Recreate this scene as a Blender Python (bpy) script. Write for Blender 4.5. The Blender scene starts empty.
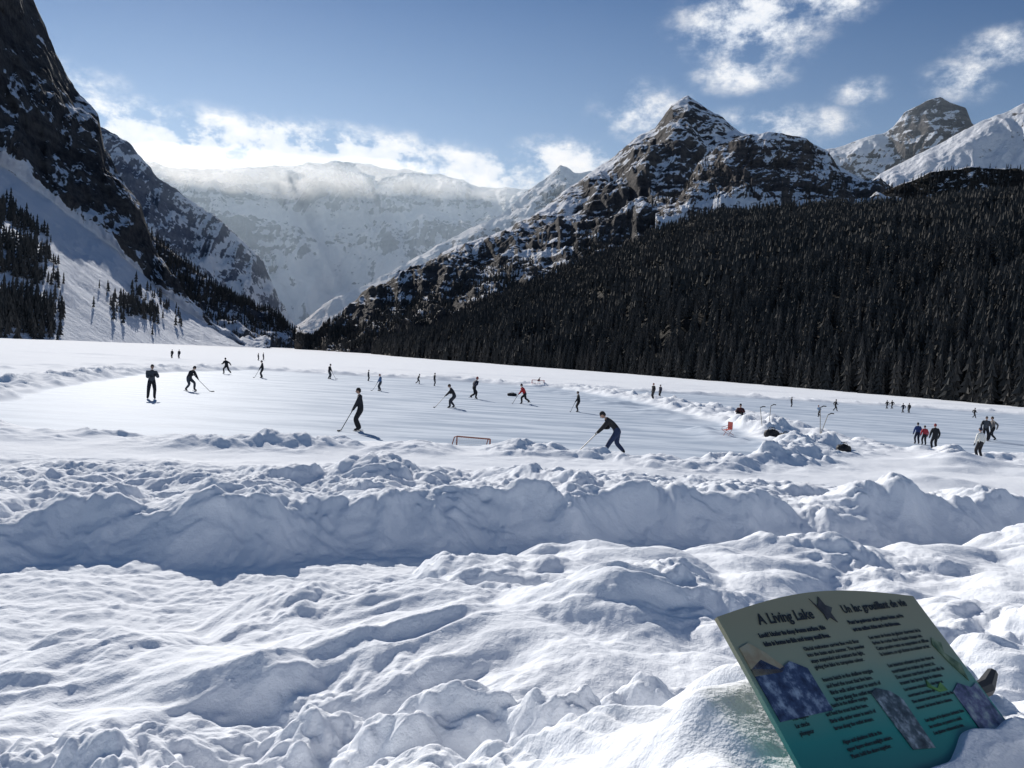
import bpy, math, random, bmesh
import numpy as np
from mathutils import Vector, Matrix
rng=np.random.RandomState(7); random.seed(7)
F=773.0; H=3.5; HS=0.055; H0=330.5
def hor(px): return H0+HS*px
pitch=math.atan((384-hor(512))/F); roll=math.atan(HS)
M=Matrix.Rotation(math.radians(90)-pitch,3,'X')@Matrix.Rotation(roll,3,'Z')
Mn=np.array(M)
sc=bpy.context.scene
sc.view_settings.view_transform='Standard'
cam=bpy.data.cameras.new('camera'); camo=bpy.data.objects.new('camera',cam); sc.collection.objects.link(camo)
camo.matrix_world=Matrix.Translation((0,0,H))@M.to_4x4()
cam.sensor_width=36; cam.lens=36*F/1024; cam.clip_start=0.05; cam.clip_end=40000
sc.camera=camo
def ray(px,py):
    px=np.asarray(px,float);py=np.asarray(py,float)
    l=np.stack([(px-512)/F,-(py-384)/F,-np.ones_like(px*py)],-1)
    return l@Mn.T
def at_dist(px,py,d):
    r=ray(px,py); h=np.hypot(r[...,0],r[...,1]); k=np.asarray(d)/h
    return np.stack([r[...,0]*k,r[...,1]*k,H+r[...,2]*k],-1)
def gpx(px,py,z=0.0):
    r=ray(px,py); k=(z-H)/r[...,2]
    return np.stack([r[...,0]*k,r[...,1]*k,np.full_like(k,z)],-1)
def project(P):
    l=(P-np.array([0,0,H]))@Mn
    return 512+F*l[...,0]/-l[...,2], 384-F*l[...,1]/-l[...,2]
# ---------- noise
_P=np.random.RandomState(3).permutation(256); _A=np.arange(256)/256*2*np.pi*7.3
_GX=np.cos(_A);_GY=np.sin(_A)
def pn(x,y,seed=0):
    xi=np.floor(x).astype(np.int64);yi=np.floor(y).astype(np.int64)
    xf=x-xi;yf=y-yi
    u=xf*xf*xf*(xf*(xf*6-15)+10);v=yf*yf*yf*(yf*(yf*6-15)+10)
    def g(i,j,dx,dy):
        h=_P[(_P[(xi+i+seed*17)&255]+yi+j+seed*5)&255]
        return _GX[h]*dx+_GY[h]*dy
    a=g(0,0,xf,yf);b=g(1,0,xf-1,yf);c=g(0,1,xf,yf-1);d=g(1,1,xf-1,yf-1)
    return 1.5*((a*(1-u)+b*u)*(1-v)+(c*(1-u)+d*u)*v)
def fbm(x,y,o=4,seed=0,g=0.5):
    s=0;a=1
    for i in range(o):
        s=s+a*pn(x,y,seed+i);x=x*2.03+11.3;y=y*2.03+5.7;a*=g
    return s
def billow(x,y,o=3,seed=0,g=0.5):
    s=0;a=1
    for i in range(o):
        q=pn(x,y,seed+i);s=s+a*(np.sqrt(q*q+.004)-.03);x=x*2.1+11.3;y=y*2.1+5.7;a*=g
    return s
def ridged(x,y,o=4,seed=0,g=0.5):
    s=0;a=1
    for i in range(o):
        s=s+a*(1-2*np.abs(pn(x,y,seed+i)));x=x*2.1+3.3;y=y*2.1+7.7;a*=g
    return s
_R=np.random.RandomState(5).rand(4,256)
def cobble(x,y,seed=0,prob=0.6):
    xi=np.floor(x).astype(np.int64);yi=np.floor(y).astype(np.int64);out=np.zeros_like(x)
    for i in (-1,0,1):
        for j in (-1,0,1):
            h=_P[(_P[(xi+i+seed*13)&255]+yi+j)&255]
            cx=xi+i+_R[0][h];cy=yi+j+_R[1][h];r=0.3+0.5*_R[2][h]
            d2=((x-cx)**2+(y-cy)**2)/(r*r)
            out=np.maximum(out,np.where(_R[3][h]<prob,r*np.clip(1-d2,0,1)**.9*.8,0))
    return out
def ss(a,b,x):
    t=np.clip((x-a)/(b-a),0,1);return t*t*(3-2*t)
# ---------- mesh helpers
def link(o,parent=None):
    sc.collection.objects.link(o)
    if parent is not None:o.parent=parent
    return o
def np_mesh(name,V,Q,mat=None,smooth=True,attrs={}):
    V=np.asarray(V,np.float32).reshape(-1,3);Q=np.asarray(Q,np.int32)
    n=Q.shape[1];me=bpy.data.meshes.new(name)
    me.vertices.add(len(V));me.vertices.foreach_set('co',V.ravel())
    me.loops.add(Q.size);me.loops.foreach_set('vertex_index',Q.ravel())
    me.polygons.add(len(Q));me.polygons.foreach_set('loop_start',np.arange(0,Q.size,n,dtype=np.int32))
    me.polygons.foreach_set('loop_total',np.full(len(Q),n,np.int32))
    me.polygons.foreach_set('use_smooth',np.full(len(Q),smooth))
    for k,a in attrs.items():
        at=me.attributes.new(k,'FLOAT','POINT');at.data.foreach_set('value',np.asarray(a,np.float32).ravel())
    me.update(calc_edges=True);me.validate()
    o=bpy.data.objects.new(name,me)
    if mat:me.materials.append(mat)
    return link(o)
def grid_q(nu,nv):
    i=np.arange(nu*nv).reshape(nv,nu)
    return np.stack([i[:-1,:-1],i[:-1,1:],i[1:,1:],i[1:,:-1]],-1).reshape(-1,4)
# ---------- materials
def newmat(name):
    m=bpy.data.materials.new(name);m.use_nodes=True;nt=m.node_tree
    return m,nt,nt.nodes['Principled BSDF']
def math_(nt,op,a,b=None,c=None):
    n=nt.nodes.new('ShaderNodeMath');n.operation=op
    for i,v in enumerate((a,b,c)):
        if v is None:continue
        if hasattr(v,'links'):nt.links.new(v,n.inputs[i])
        else:n.inputs[i].default_value=v
    return n.outputs[0]
def noise_(nt,vec,scale,detail=4,rough=.55):
    n=nt.nodes.new('ShaderNodeTexNoise');n.inputs['Scale'].default_value=scale;n.inputs['Detail'].default_value=detail;n.inputs['Roughness'].default_value=rough
    if vec is not None:nt.links.new(vec,n.inputs['Vector'])
    return n.outputs['Fac']
def mixc(nt,f,a,b):
    n=nt.nodes.new('ShaderNodeMix');n.data_type='RGBA'
    for s,v in ((0,f),(6,a),(7,b)):
        if hasattr(v,'links'):nt.links.new(v,n.inputs[s])
        elif s==0:n.inputs[0].default_value=v
        else:n.inputs[s].default_value=(*v,1) if len(v)==3 else v
    return n.outputs[2]
def mapr(nt,v,a,b,c=0,d=1):
    n=nt.nodes.new('ShaderNodeMapRange');n.interpolation_type='SMOOTHSTEP'
    nt.links.new(v,n.inputs[0])
    for i,x in enumerate((a,b,c,d)):n.inputs[i+1].default_value=x
    return n.outputs[0]
def bump_(nt,h,strength,dist,bs,prev=None):
    b=nt.nodes.new('ShaderNodeBump');b.inputs['Strength'].default_value=strength;b.inputs['Distance'].default_value=dist
    nt.links.new(h,b.inputs['Height'])
    if prev is not None:nt.links.new(prev,b.inputs['Normal'])
    if bs is not None:nt.links.new(b.outputs[0],bs.inputs['Normal'])
    return b.outputs[0]
def simple(name,col,rough=.7,metal=0,var=.15,scale=8):
    m,nt,bs=newmat(name)
    tc=nt.nodes.new('ShaderNodeTexCoord')
    f=noise_(nt,tc.outputs['Object'],scale,3)
    nt.links.new(mixc(nt,f,[c*(1-var) for c in col],[min(1,c*(1+var)) for c in col]),bs.inputs['Base Color'])
    bs.inputs['Roughness'].default_value=rough;bs.inputs['Metallic'].default_value=metal
    return m
def pos(nt):return nt.nodes.new('ShaderNodeNewGeometry').outputs['Position']

def snow_ground_mat():
    m,nt,bs=newmat('snow_and_ice')
    p=pos(nt)
    at=nt.nodes.new('ShaderNodeAttribute');at.attribute_name='ice'
    n1=noise_(nt,p,0.35,3);n2=noise_(nt,p,9,4,.65);n3=noise_(nt,p,70,2,.7)
    snow=mixc(nt,n1,(.81,.84,.89),(.90,.91,.935))
    mp=nt.nodes.new('ShaderNodeMapping');mp.inputs['Scale'].default_value=(.12,.5,1);mp.inputs['Rotation'].default_value=(0,0,.4);nt.links.new(p,mp.inputs[0])
    n4=noise_(nt,mp.outputs[0],1.2,5,.65)
    ice=mixc(nt,mapr(nt,n4,.36,.62),(.36,.43,.53),(.62,.68,.76))
    nt.links.new(mixc(nt,at.outputs['Fac'],snow,ice),bs.inputs['Base Color'])
    r=math_(nt,'MULTIPLY_ADD',at.outputs['Fac'],-.22,.9)
    r2=math_(nt,'ADD',r,math_(nt,'MULTIPLY',math_(nt,'SUBTRACT',n4,.5),.25))
    nt.links.new(r2,bs.inputs['Roughness'])
    bs.inputs['Specular IOR Level'].default_value=.05
    hgt=math_(nt,'ADD',math_(nt,'MULTIPLY',n2,.028),math_(nt,'MULTIPLY',n3,.005))
    inv=math_(nt,'MULTIPLY_ADD',at.outputs['Fac'],-.9,1)
    bump_(nt,math_(nt,'MULTIPLY',hgt,inv),.7,1.0,bs)
    return m
def mountain_mat(name,rock1,rock2,L,strata=1.0,snowcol=(.84,.86,.90),bs_=.8):
    m,nt,bs=newmat(name)
    p=pos(nt)
    at=nt.nodes.new('ShaderNodeAttribute');at.attribute_name='snow'
    n1=noise_(nt,p,5.0/L,7,.68)
    mp=nt.nodes.new('ShaderNodeMapping');mp.inputs['Scale'].default_value=(.25/L,.25/L,5.0/L);mp.inputs['Rotation'].default_value=(0,.12,0);nt.links.new(p,mp.inputs[0])
    n2=noise_(nt,mp.outputs[0],1.6,4,.6)
    s=math_(nt,'ADD',at.outputs['Fac'],math_(nt,'MULTIPLY',math_(nt,'SUBTRACT',n1,.5),1.5))
    s=math_(nt,'ADD',s,math_(nt,'MULTIPLY',math_(nt,'SUBTRACT',n2,.5),strata))
    f=mapr(nt,s,.42,.58)
    n3=noise_(nt,p,16.0/L,4,.7)
    rock=mixc(nt,mapr(nt,math_(nt,'ADD',math_(nt,'MULTIPLY',n2,.5),math_(nt,'MULTIPLY',n3,.5)),.38,.62),rock1,rock2)
    nt.links.new(mixc(nt,f,rock,snowcol),bs.inputs['Base Color'])
    bs.inputs['Roughness'].default_value=.9;bs.inputs['Specular IOR Level'].default_value=.1
    bump_(nt,n1,bs_,L*.10,bs)
    return m

# ---------- world, sun
SUN_AZ=math.radians(-27);SUN_EL=math.radians(27.5)
S=Vector((math.sin(SUN_AZ)*math.cos(SUN_EL),math.cos(SUN_AZ)*math.cos(SUN_EL),math.sin(SUN_EL)))
sl=bpy.data.lights.new('sun','SUN');sl.energy=5.0;sl.angle=math.radians(.5);sl.color=(1,.96,.90)
so=bpy.data.objects.new('sun',sl);link(so);so.rotation_euler=S.to_track_quat('Z','Y').to_euler()
w=bpy.data.worlds.new('World');sc.world=w;w.use_nodes=True;nt=w.node_tree;nt.nodes.clear()
out=nt.nodes.new('ShaderNodeOutputWorld');sky=nt.nodes.new('ShaderNodeTexSky');sky.sky_type='NISHITA';sky.sun_disc=False
sky.sun_elevation=SUN_EL;sky.sun_rotation=SUN_AZ;sky.altitude=1700;sky.air_density=1.0;sky.dust_density=.12;sky.ozone_density=3.5
bg=nt.nodes.new('ShaderNodeBackground');bg.inputs[1].default_value=.080;nt.links.new(sky.outputs[0],bg.inputs[0])
tc=nt.nodes.new('ShaderNodeTexCoord');D=tc.outputs['Generated']
sx=nt.nodes.new('ShaderNodeSeparateXYZ');nt.links.new(D,sx.inputs[0])
az=math_(nt,'ARCTAN2',sx.outputs[0],sx.outputs[1]);el=math_(nt,'ARCSINE',sx.outputs[2])
cb=nt.nodes.new('ShaderNodeCombineXYZ');nt.links.new(az,cb.inputs[0]);nt.links.new(el,cb.inputs[1])
mpn=nt.nodes.new('ShaderNodeMapping');mpn.inputs['Scale'].default_value=(1,1.5,1);nt.links.new(cb.outputs[0],mpn.inputs[0])
cn=noise_(nt,mpn.outputs[0],15,7,.64)
blobs=[(85,85,28,12,.8),(140,120,50,13,1.4),(250,128,24,9,.9),(190,153,95,24,2.3),(330,157,110,18,2.3),(470,172,55,14,1.8),(565,164,42,16,1.4),
 (640,115,34,20,.8),(750,26,48,25,1.2),(742,74,32,12,1.0),(772,126,52,12,1.0),(830,4,28,12,1.0),(862,92,18,9,.75),(965,78,24,13,.85),(1002,50,26,13,.85)]
mask=None
for (bx,by,rx,ry,wt) in blobs:
    r=ray(bx,by);r=r/np.linalg.norm(r);a=math.atan2(r[0],r[1]);e=math.asin(r[2])
    v=nt.nodes.new('ShaderNodeVectorMath');v.operation='MULTIPLY_ADD';nt.links.new(cb.outputs[0],v.inputs[0]);v.inputs[1].default_value=(F/rx*.7,F/ry*.7,0);v.inputs[2].default_value=(-a*F/rx*.7,-e*F/ry*.7,0)
    v3=nt.nodes.new('ShaderNodeVectorMath');v3.operation='LENGTH';nt.links.new(v.outputs[0],v3.inputs[0])
    k=mapr(nt,v3.outputs['Value'],0,1.6,wt,0)
    mask=k if mask is None else math_(nt,'MAXIMUM',mask,k)
dens=math_(nt,'MULTIPLY',mask,math_(nt,'ADD',math_(nt,'MULTIPLY',math_(nt,'SUBTRACT',cn,.47),6.0),.6))
alpha=math_(nt,'MULTIPLY',mapr(nt,dens,.05,1.2),.96)
bg2=nt.nodes.new('ShaderNodeBackground');nt.links.new(mixc(nt,mapr(nt,cn,.42,.66),(.74,.81,.92),(.97,.98,1.0)),bg2.inputs[0]);bg2.inputs[1].default_value=1.02
ms=nt.nodes.new('ShaderNodeMixShader');nt.links.new(alpha,ms.inputs[0]);nt.links.new(bg.outputs[0],ms.inputs[1]);nt.links.new(bg2.outputs[0],ms.inputs[2]);nt.links.new(ms.outputs[0],out.inputs[0])
try:
    w.cycles.sampling_method='MANUAL';w.cycles.sample_map_resolution=512
except Exception as ex:print(ex)

# ---------- sign pose fit
def rodr(r):
    t=np.linalg.norm(r)+1e-12;k=r/t;K=np.array([[0,-k[2],k[1]],[k[2],0,-k[0]],[-k[1],k[0],0]])
    return np.eye(3)+math.sin(t)*K+(1-math.cos(t))*K@K
SW=.9
tgt=np.array([[712,620],[918,592],[1018,746],[828,806]],float)
def corners(p):
    R=rodr(p[3:6]);h=p[6]
    L=np.array([[-SW/2,0,0],[SW/2,0,0],[SW/2,-h,0],[-SW/2,-h,0]])
    return L@R.T+p[:3]
def resid(p):
    x,y=project(corners(p));return np.concatenate([x-tgt[:,0],y-tgt[:,1]])
p=np.array([1.15,2.7,2.6,.9,0,0,.6])
lam=1.0
for it in range(200):
    r0=resid(p);J=np.zeros((8,7))
    for k in range(7):
        q=p.copy();q[k]+=1e-5;J[:,k]=(resid(q)-r0)/1e-5
    dp=np.linalg.solve(J.T@J+lam*np.diag(np.diag(J.T@J)+1e-6),-J.T@r0)
    if np.sum(resid(p+dp)**2)<np.sum(r0**2):p=p+dp;lam=max(lam*.5,1e-6)
    else:lam*=3
SR=rodr(p[3:6]);SO=p[:3].copy();SHh=p[6]
SC=SO-SR[:,1]*SHh*.55+SR[:,0]*(-.1)

# ---------- ground
rinkpx=[(-60,418),(0,401),(60,387),(150,373),(250,370),(340,375),(450,381),(560,389),(640,403),(720,425),(768,448),(740,461),(640,463),(520,453),(400,445),(200,443),(40,432)]
rink2px=[(600,389),(760,399),(900,407),(1060,418),(1110,470),(960,456),(870,446),(800,425),(720,409),(650,398)]
def polyw(l):return np.array([gpx(a,b)[:2] for a,b in l])
RK=[polyw(rinkpx),polyw(rink2px)]
def sdist(x,y,poly):
    n=len(poly);d=np.full(x.shape,1e9);ins=np.zeros(x.shape,bool)
    for i in range(n):
        a=poly[i];b=poly[(i+1)%n];e=b-a
        t=np.clip(((x-a[0])*e[0]+(y-a[1])*e[1])/(e@e),0,1)
        d=np.minimum(d,np.hypot(x-a[0]-t*e[0],y-a[1]-t*e[1]))
        c=((a[1]>y)!=(b[1]>y))&(x<(b[0]-a[0])*(y-a[1])/(b[1]-a[1]+1e-12)+a[0]);ins^=c
    return np.where(ins,-d,d)
def height(x,y,full=False):
    r=np.hypot(x,y)
    near=ss(140,40,r)
    wx=x+.35*fbm(x/1.7,y/1.7,2,20);wy=y+.35*fbm(x/1.7+40,y/1.7,2,24)
    big=fbm(wx/3.2,wy/3.2,3,1)
    bil=billow(wx/1.1,wy/1.1,4,5)-.45
    bilL=billow(wx/2.1,wy/1.5,2,6)-.4
    bil2=billow(wx/.38+9,wy/.38,3,9)-.4
    sm=fbm(x/.16,y/.16,3,13)
    cob=cobble(wx/.75,wy/.6,1,.5)*.6
    cob2=cobble(x/.26+3,y/.26,2,.5)*.24
    # foreground mound
    yedge=np.interp(x,[-14,-8,-4.7,-3,-1.4,2,6,12,20],[2.2,3.6,5.5,7.2,9.0,10.0,11.2,13,15])+.35*fbm(x/1.6,y/1.6,2,31)
    m=ss(yedge+1.3,yedge-.8,y)
    tn=np.interp(x,[-9,-6,-3,-1.5,0,4,8],[.6,.8,1.12,1.35,1.6,1.78,1.85])
    tf=np.interp(x,[-9,-6,-3,-1.5,0,4,8],[.35,.4,.62,.85,1.05,1.18,1.3])
    top=tn+(tf-tn)*np.clip((y-2.5)/7.5,0,1)
    dzs=SC[2]-.10-1.62
    top=top+dzs*np.exp(-np.abs((x-SC[0])/np.where(x<SC[0],1.15,1.5))**2.2-np.abs((y-SC[1])/np.where(y<SC[1],1.3,.95))**2.2)
    u=(x*.82+y*.57);v=(-x*.57+y*.82)
    drift=.26*(ridged(v/2.1+.35*pn(u/3,v/3,3),u/8,1,41)-.3)*ss(3,-1.5,x)
    drift=drift+.24*np.exp(-((v-5.0-.5*pn(u/2.5,0*u,8))/.5)**2)*ss(-1,1.5,u)*ss(7.5,5,u)
    drift=drift+.05*(ridged(v/.7+.4*pn(u/1.5,v,5),u/2.5,2,44)-.3)*ss(2,-1,x)
    rough=np.clip(.18+.9*fbm(x/2.4,y/2.4,2,55)+.40*ss(0,3,x)*ss(8,5,y)+.50*ss(5.2,3.6,y)*ss(-3,-.8,x),0,1)
    mound=top+drift+.12*big+.26*bilL+.06*bil+rough*(.24*bil+.09*bil2+.24*cob)+.005*sm+rough**2*.24*cob2
    crest=(.14*ss(-3,1,x)+.05)*np.exp(-((y-yedge+1.2)/.8)**2)
    mound=mound+crest
    path=.28+.035*fbm(x/1.2,y/.6,4,61)+.006*sm+.04*bil2
    z=path*(1-m)+mound*m
    # plough bank
    yb=12.3+.30*x+.45*fbm(x/1.9,y/9,3,71);yb=np.maximum(yb,yedge+1.2)
    yend=np.interp(x,[-20,-10,-5,0,6,12,25],[21.5,22.5,24.0,24.0,26.,23.5,25])+1.0*fbm(x/4,y/4,2,75)
    dy=y-yb
    rise=ss(0,1.5,dy);fall=ss(yend,yend-5,y)
    bank=np.interp(dy,[0,1.3,2.2,4,7,10,14],[.58,.80,.72,.38,.36,.28,.20])+np.interp(x,[-12,-5,0,6],[-.08,0,.06,0])
    bank+=.20*fbm(x/1.7,0*x,3,87)*np.exp(-((dy-1.7)/1.4)**2)
    lm=.9+.1*ss(1.5,3.5,dy)
    bank=bank+lm*(.20*fbm(wx/2.4,wy/1.5,3,81)+.17*bil+.10*bil2+.26*cob+.17*cob2*ss(.0,.4,fbm(x/3,y/2,2,83)+.3))+.10*bilL+.006*sm
    bank+=.12*np.exp(-((dy-5.2)/.8)**2)*(.6+fbm(x/2.5,y/5,2,84))
    rb_=np.exp(-((x+3.3)/1.6)**2)+.85*np.exp(-((x-.9)/.9)**2)
    bank+=.46*np.exp(-((y-20.0)/1.7)**2)*rb_*(.85+.7*fbm(x/1.3,y/3,2,88))
    notch=np.exp(-((x/np.maximum(y,1)+.0505)/.035)**2)*ss(14.5,18,y)*ss(40,31,y)
    bank-=.20*notch
    bank+=.22*np.exp(-((y-16.5)/1.1)**2)*(.3+fbm(x/2,y/3,2,90))*ss(-6,-2,x)
    lake=.12+.04*fbm(x/2.5,y/2.5,4,91)*near+.008*sm*ss(30,10,r)
    lake=lake+.04*fbm(x/14,y/14,3,95)
    z=np.where(y>yb-1,np.maximum(z*(1-rise),0)+rise*(.25*ss(6,1,dy)+bank*fall+lake*(1-fall)),z)
    back=ss(11.5,14,y)
    ice=np.zeros_like(x);RD=np.zeros_like(x)
    for i,pl in enumerate(RK):
        sd=sdist(x+.5*fbm(x/3,y/3,2,101),y+.5*fbm(x/3,y/3,2,105),pl)
        hgt=(.46 if i==0 else .36)*(.25+.9*np.clip(fbm(x/3.0,y/3.0,3,110)+.5,0,1.3))
        wdt=1.4+.7*(r/60)
        rd=hgt*np.exp(-((sd-wdt)/wdt)**2)*(1+.8*bil+.8*cob*ss(90,30,r))
        rd=rd+.7*hgt*np.exp(-((sd-4.2*wdt)/wdt)**2)*np.clip(fbm(x/5,y/5,2,113)+.4,0,1)
        if i==0: rd*=1+.15*ss(4,9,x)*ss(60,45,y)
        RD=np.maximum(RD,rd*ss(-.3,.8,sd))
        k=ss(.5,-.4,sd)*back
        z=z*(1-k)
        RD=RD*(1-k)
        ice=np.maximum(ice,k)
    z=z+RD*(1-.80*notch)*back*ss(150,90,r)*ss(22,27,y)*(1-.25*ss(33,27,y))
    fz=ss(60,90,r)*ss(700,200,r)
    z=z+fz*.25*np.clip(fbm(x/22,y/9,4,120)-.1,0,1)*(1-ice)
    # snow lying against the sign
    px_,py_=x-SO[0],y-SO[1]
    A=np.array([[SR[0,0],SR[0,1]],[SR[1,0],SR[1,1]]]);Ai=np.linalg.inv(A)
    a=Ai[0,0]*px_+Ai[0,1]*py_;b=Ai[1,0]*px_+Ai[1,1]*py_
    zp=SO[2]+SR[2,0]*a+SR[2,1]*b
    vv=-b/SHh+.03*pn(a*7,b*7,3)-.04+.12*ss(.02,.25,a)
    off=np.interp(vv,[-1,0,.45,.80,.93,1.0,1.15,1.6],[.34,.20,.13,.05,.012,-.03,-.05,.0])
    an=np.abs(a)/SW
    # under the panel: follow it from below; around it: natural drift, only kept off the print
    wi=ss(.72,.51,an)*ss(-.55,0,vv)*ss(1.9,1.1,vv)
    zt=zp-off-.05*ss(.5,.60,an)*ss(1.1,.8,vv)+.004*sm+.05*bil*ss(1.05,1.3,vv)
    z=z*(1-wi)+wi*zt
    return z,ice
rad=np.concatenate([np.geomspace(.5,1.8,30)[:-1],np.geomspace(1.8,45,1100)[:-1],np.geomspace(45,160,240)[:-1],np.geomspace(160,14000,100)])
fa=np.linspace(-50,50,900);ca=np.linspace(50,310,70)[1:]
ang=np.radians(np.concatenate([fa,ca]))
R_,A_=np.meshgrid(rad,ang,indexing='ij')
X=(R_*np.sin(A_));Y=(R_*np.cos(A_))
Z,ICE=height(X.ravel(),Y.ravel(),True)
nu=len(ang)
V=np.stack([X.ravel(),Y.ravel(),Z],-1)
V=np.concatenate([V,[[0,0,Z[:nu].mean()]]])
Q=grid_q(nu,len(rad))[:,::-1]
gmat=snow_ground_mat()
ground=np_mesh('snow_ground',V,Q,gmat,True,{'ice':np.append(ICE,0)})
def gz(x,y):return float(height(np.array([x]),np.array([y]))[0][0])

# ---------- mountains
def lev(pts,pxs):
    pts=sorted(pts,key=lambda q:q[0]);a=np.array([[q[0],(np.nan if q[1] is None else q[1]),q[2],q[3] if len(q)>3 else .5] for q in pts],float)
    d=np.interp(pxs,a[:,0],a[:,2]);s=np.interp(pxs,a[:,0],a[:,3])
    if np.isnan(a[:,1]).any():
        P=at_dist(pxs,hor(pxs),d);P[:,2]=-4
    else:P=at_dist(pxs,np.interp(pxs,a[:,0],a[:,1]),d)
    return P,s
LAY={}
def loft(name,levels,px0,px1,nu,nvs,L,amp,rib,mat,seed,sl_k=.9,snow_noise=.35,ridge_env=.35,smooth_snow=.75):
    pxs=np.linspace(px0,px1,nu)
    Ls=[lev(l,pxs) for l in levels]
    P,s=Ls[-1];B=P.copy();B[:,:2]*=1.4;B[:,2]*=.25;Ls.append((B,s));nvs=list(nvs)+[40]
    rows=[];srow=[];env=[]
    nb=len(levels)-1
    for b in range(len(Ls)-1):
        for t in np.arange(nvs[b])/nvs[b]:
            rows.append(Ls[b][0]*(1-t)+Ls[b+1][0]*t);srow.append(Ls[b][1]*(1-t)+Ls[b+1][1]*t)
            g=(b+t)/nb
            e=min(1,g/.12) if g<=1 else ridge_env+min(1,(g-1)*4)*(1-ridge_env)
            if .85<g<=1:e=1-(g-.85)/.15*(1-ridge_env)
            env.append(np.full(nu,e))
    G=np.array(rows);Sn=np.array(srow);E=np.array(env)
    E=E*(1-smooth_snow*ss(.75,.92,Sn))
    x,y,z=G[...,0],G[...,1],G[...,2]
    hd=np.hypot(x,y);azm=np.arctan2(x,y);s=azm*hd.mean()
    rb=ridged(s/L+.25*fbm(z/L,s/L,2,seed),z/(L*3.5),4,seed+1)*.5
    ns=fbm(x/L*.8,y/L*.8,6,seed+5,.55)+.35*ridged(s/L*2,z/L*1.1,4,seed+9)
    k=-rb*rib*E/hd
    G=G.copy();G[...,0]+=x*k;G[...,1]+=y*k
    G[...,2]+=ns*amp*E
    du=np.gradient(G,axis=1);dv=np.gradient(G,axis=0);n=np.cross(du,dv);n/=np.linalg.norm(n,axis=-1,keepdims=True)+1e-9
    nz=np.abs(n[...,2])
    snow=Sn+sl_k*(nz-np.median(nz))+snow_noise*fbm(s/L*1.5,z/L*1.5,4,seed+20)*.6
    LAY[name]=(G,pxs)
    return np_mesh(name,G.reshape(-1,3),grid_q(nu,G.shape[0]),mat,True,{'snow':snow.ravel()})
mA=mountain_mat('cliff_rock_shaded_snow',(.026,.027,.033),(.085,.082,.082),90,.7,(.70,.74,.82))  # snow colour dimmed and blued: paints the partial shade on the apron
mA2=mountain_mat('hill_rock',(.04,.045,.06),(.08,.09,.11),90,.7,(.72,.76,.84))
mB=mountain_mat('headwall_hazed_rock',(.22,.27,.35),(.34,.39,.47),350,.8,(.84,.87,.92),.5)  # pale blue rock: valley mist painted into the base colour
mC=mountain_mat('far_ridge_hazed_rock',(.11,.13,.18),(.20,.22,.26),220,.7)  # bluish rock tones carry painted aerial haze
mC2=mountain_mat('far_peak_rock',(.07,.07,.08),(.17,.155,.145),160,.9)
mD=mountain_mat('peak_rock',(.040,.040,.045),(.12,.108,.10),130,1.2)
mE=mountain_mat('dome_rock',(.045,.042,.043),(.14,.118,.105),70,.8)
mH=mountain_mat('forest_floor_shade',(.015,.015,.014),(.045,.038,.032),40,.2)  # near-black colours paint the shade beneath the trees
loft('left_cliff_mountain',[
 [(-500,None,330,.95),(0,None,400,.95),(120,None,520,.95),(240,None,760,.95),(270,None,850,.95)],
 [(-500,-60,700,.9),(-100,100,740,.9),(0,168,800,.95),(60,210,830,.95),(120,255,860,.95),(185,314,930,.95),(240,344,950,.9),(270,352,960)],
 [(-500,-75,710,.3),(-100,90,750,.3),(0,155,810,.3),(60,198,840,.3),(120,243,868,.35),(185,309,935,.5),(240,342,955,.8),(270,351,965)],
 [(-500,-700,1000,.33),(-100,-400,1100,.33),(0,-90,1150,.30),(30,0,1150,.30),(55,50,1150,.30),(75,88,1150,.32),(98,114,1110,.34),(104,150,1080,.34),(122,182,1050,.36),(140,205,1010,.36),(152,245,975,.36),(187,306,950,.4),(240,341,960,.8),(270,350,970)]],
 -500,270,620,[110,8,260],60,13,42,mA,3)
loft('left_forest_hill',[[(90,None,950),(200,None,1100),(345,None,1700)],
 [(90,300,1200,.6),(200,318,1350,.8),(345,352,1750,.8)],
 [(90,195,1450,.45),(130,222,1500,.45),(150,236,1500,.45),(180,260,1500,.4),(215,284,1550,.4),(255,307,1600,.4),(300,333,1700,.4),(330,349,1750,.4),(345,352,1760)]],
 90,345,260,[40,110],80,14,30,mA2,13)
loft('left_rocky_mountain',[[(40,None,2100,.6),(300,None,2600,.8)],
 [(40,240,2350,.5),(150,250,2500,.5),(250,295,2700,.7),(300,338,3000,.8)],
 [(40,85,2600,.45),(90,122,2700,.45),(105,134,2700,.45),(130,146,2750,.45),(160,180,2800,.45),(195,207,2850,.45),(235,235,2900,.45),(262,262,2950,.5),(278,300,3000,.6),(300,340,3100)]],
 40,300,300,[70,150],170,38,80,mC,23)
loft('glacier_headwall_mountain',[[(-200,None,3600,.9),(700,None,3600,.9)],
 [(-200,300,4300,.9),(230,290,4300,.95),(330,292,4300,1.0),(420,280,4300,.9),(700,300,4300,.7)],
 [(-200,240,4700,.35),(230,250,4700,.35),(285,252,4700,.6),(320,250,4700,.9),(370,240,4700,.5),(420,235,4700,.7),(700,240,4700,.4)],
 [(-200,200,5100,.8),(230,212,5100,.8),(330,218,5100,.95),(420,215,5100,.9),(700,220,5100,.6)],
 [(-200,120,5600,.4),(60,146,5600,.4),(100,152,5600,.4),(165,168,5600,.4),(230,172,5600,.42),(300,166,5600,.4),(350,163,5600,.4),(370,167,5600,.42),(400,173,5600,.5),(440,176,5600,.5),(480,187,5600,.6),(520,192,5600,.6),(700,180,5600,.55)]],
 -200,700,620,[30,70,60,90],420,70,230,mB,33,smooth_snow=.3)
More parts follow.
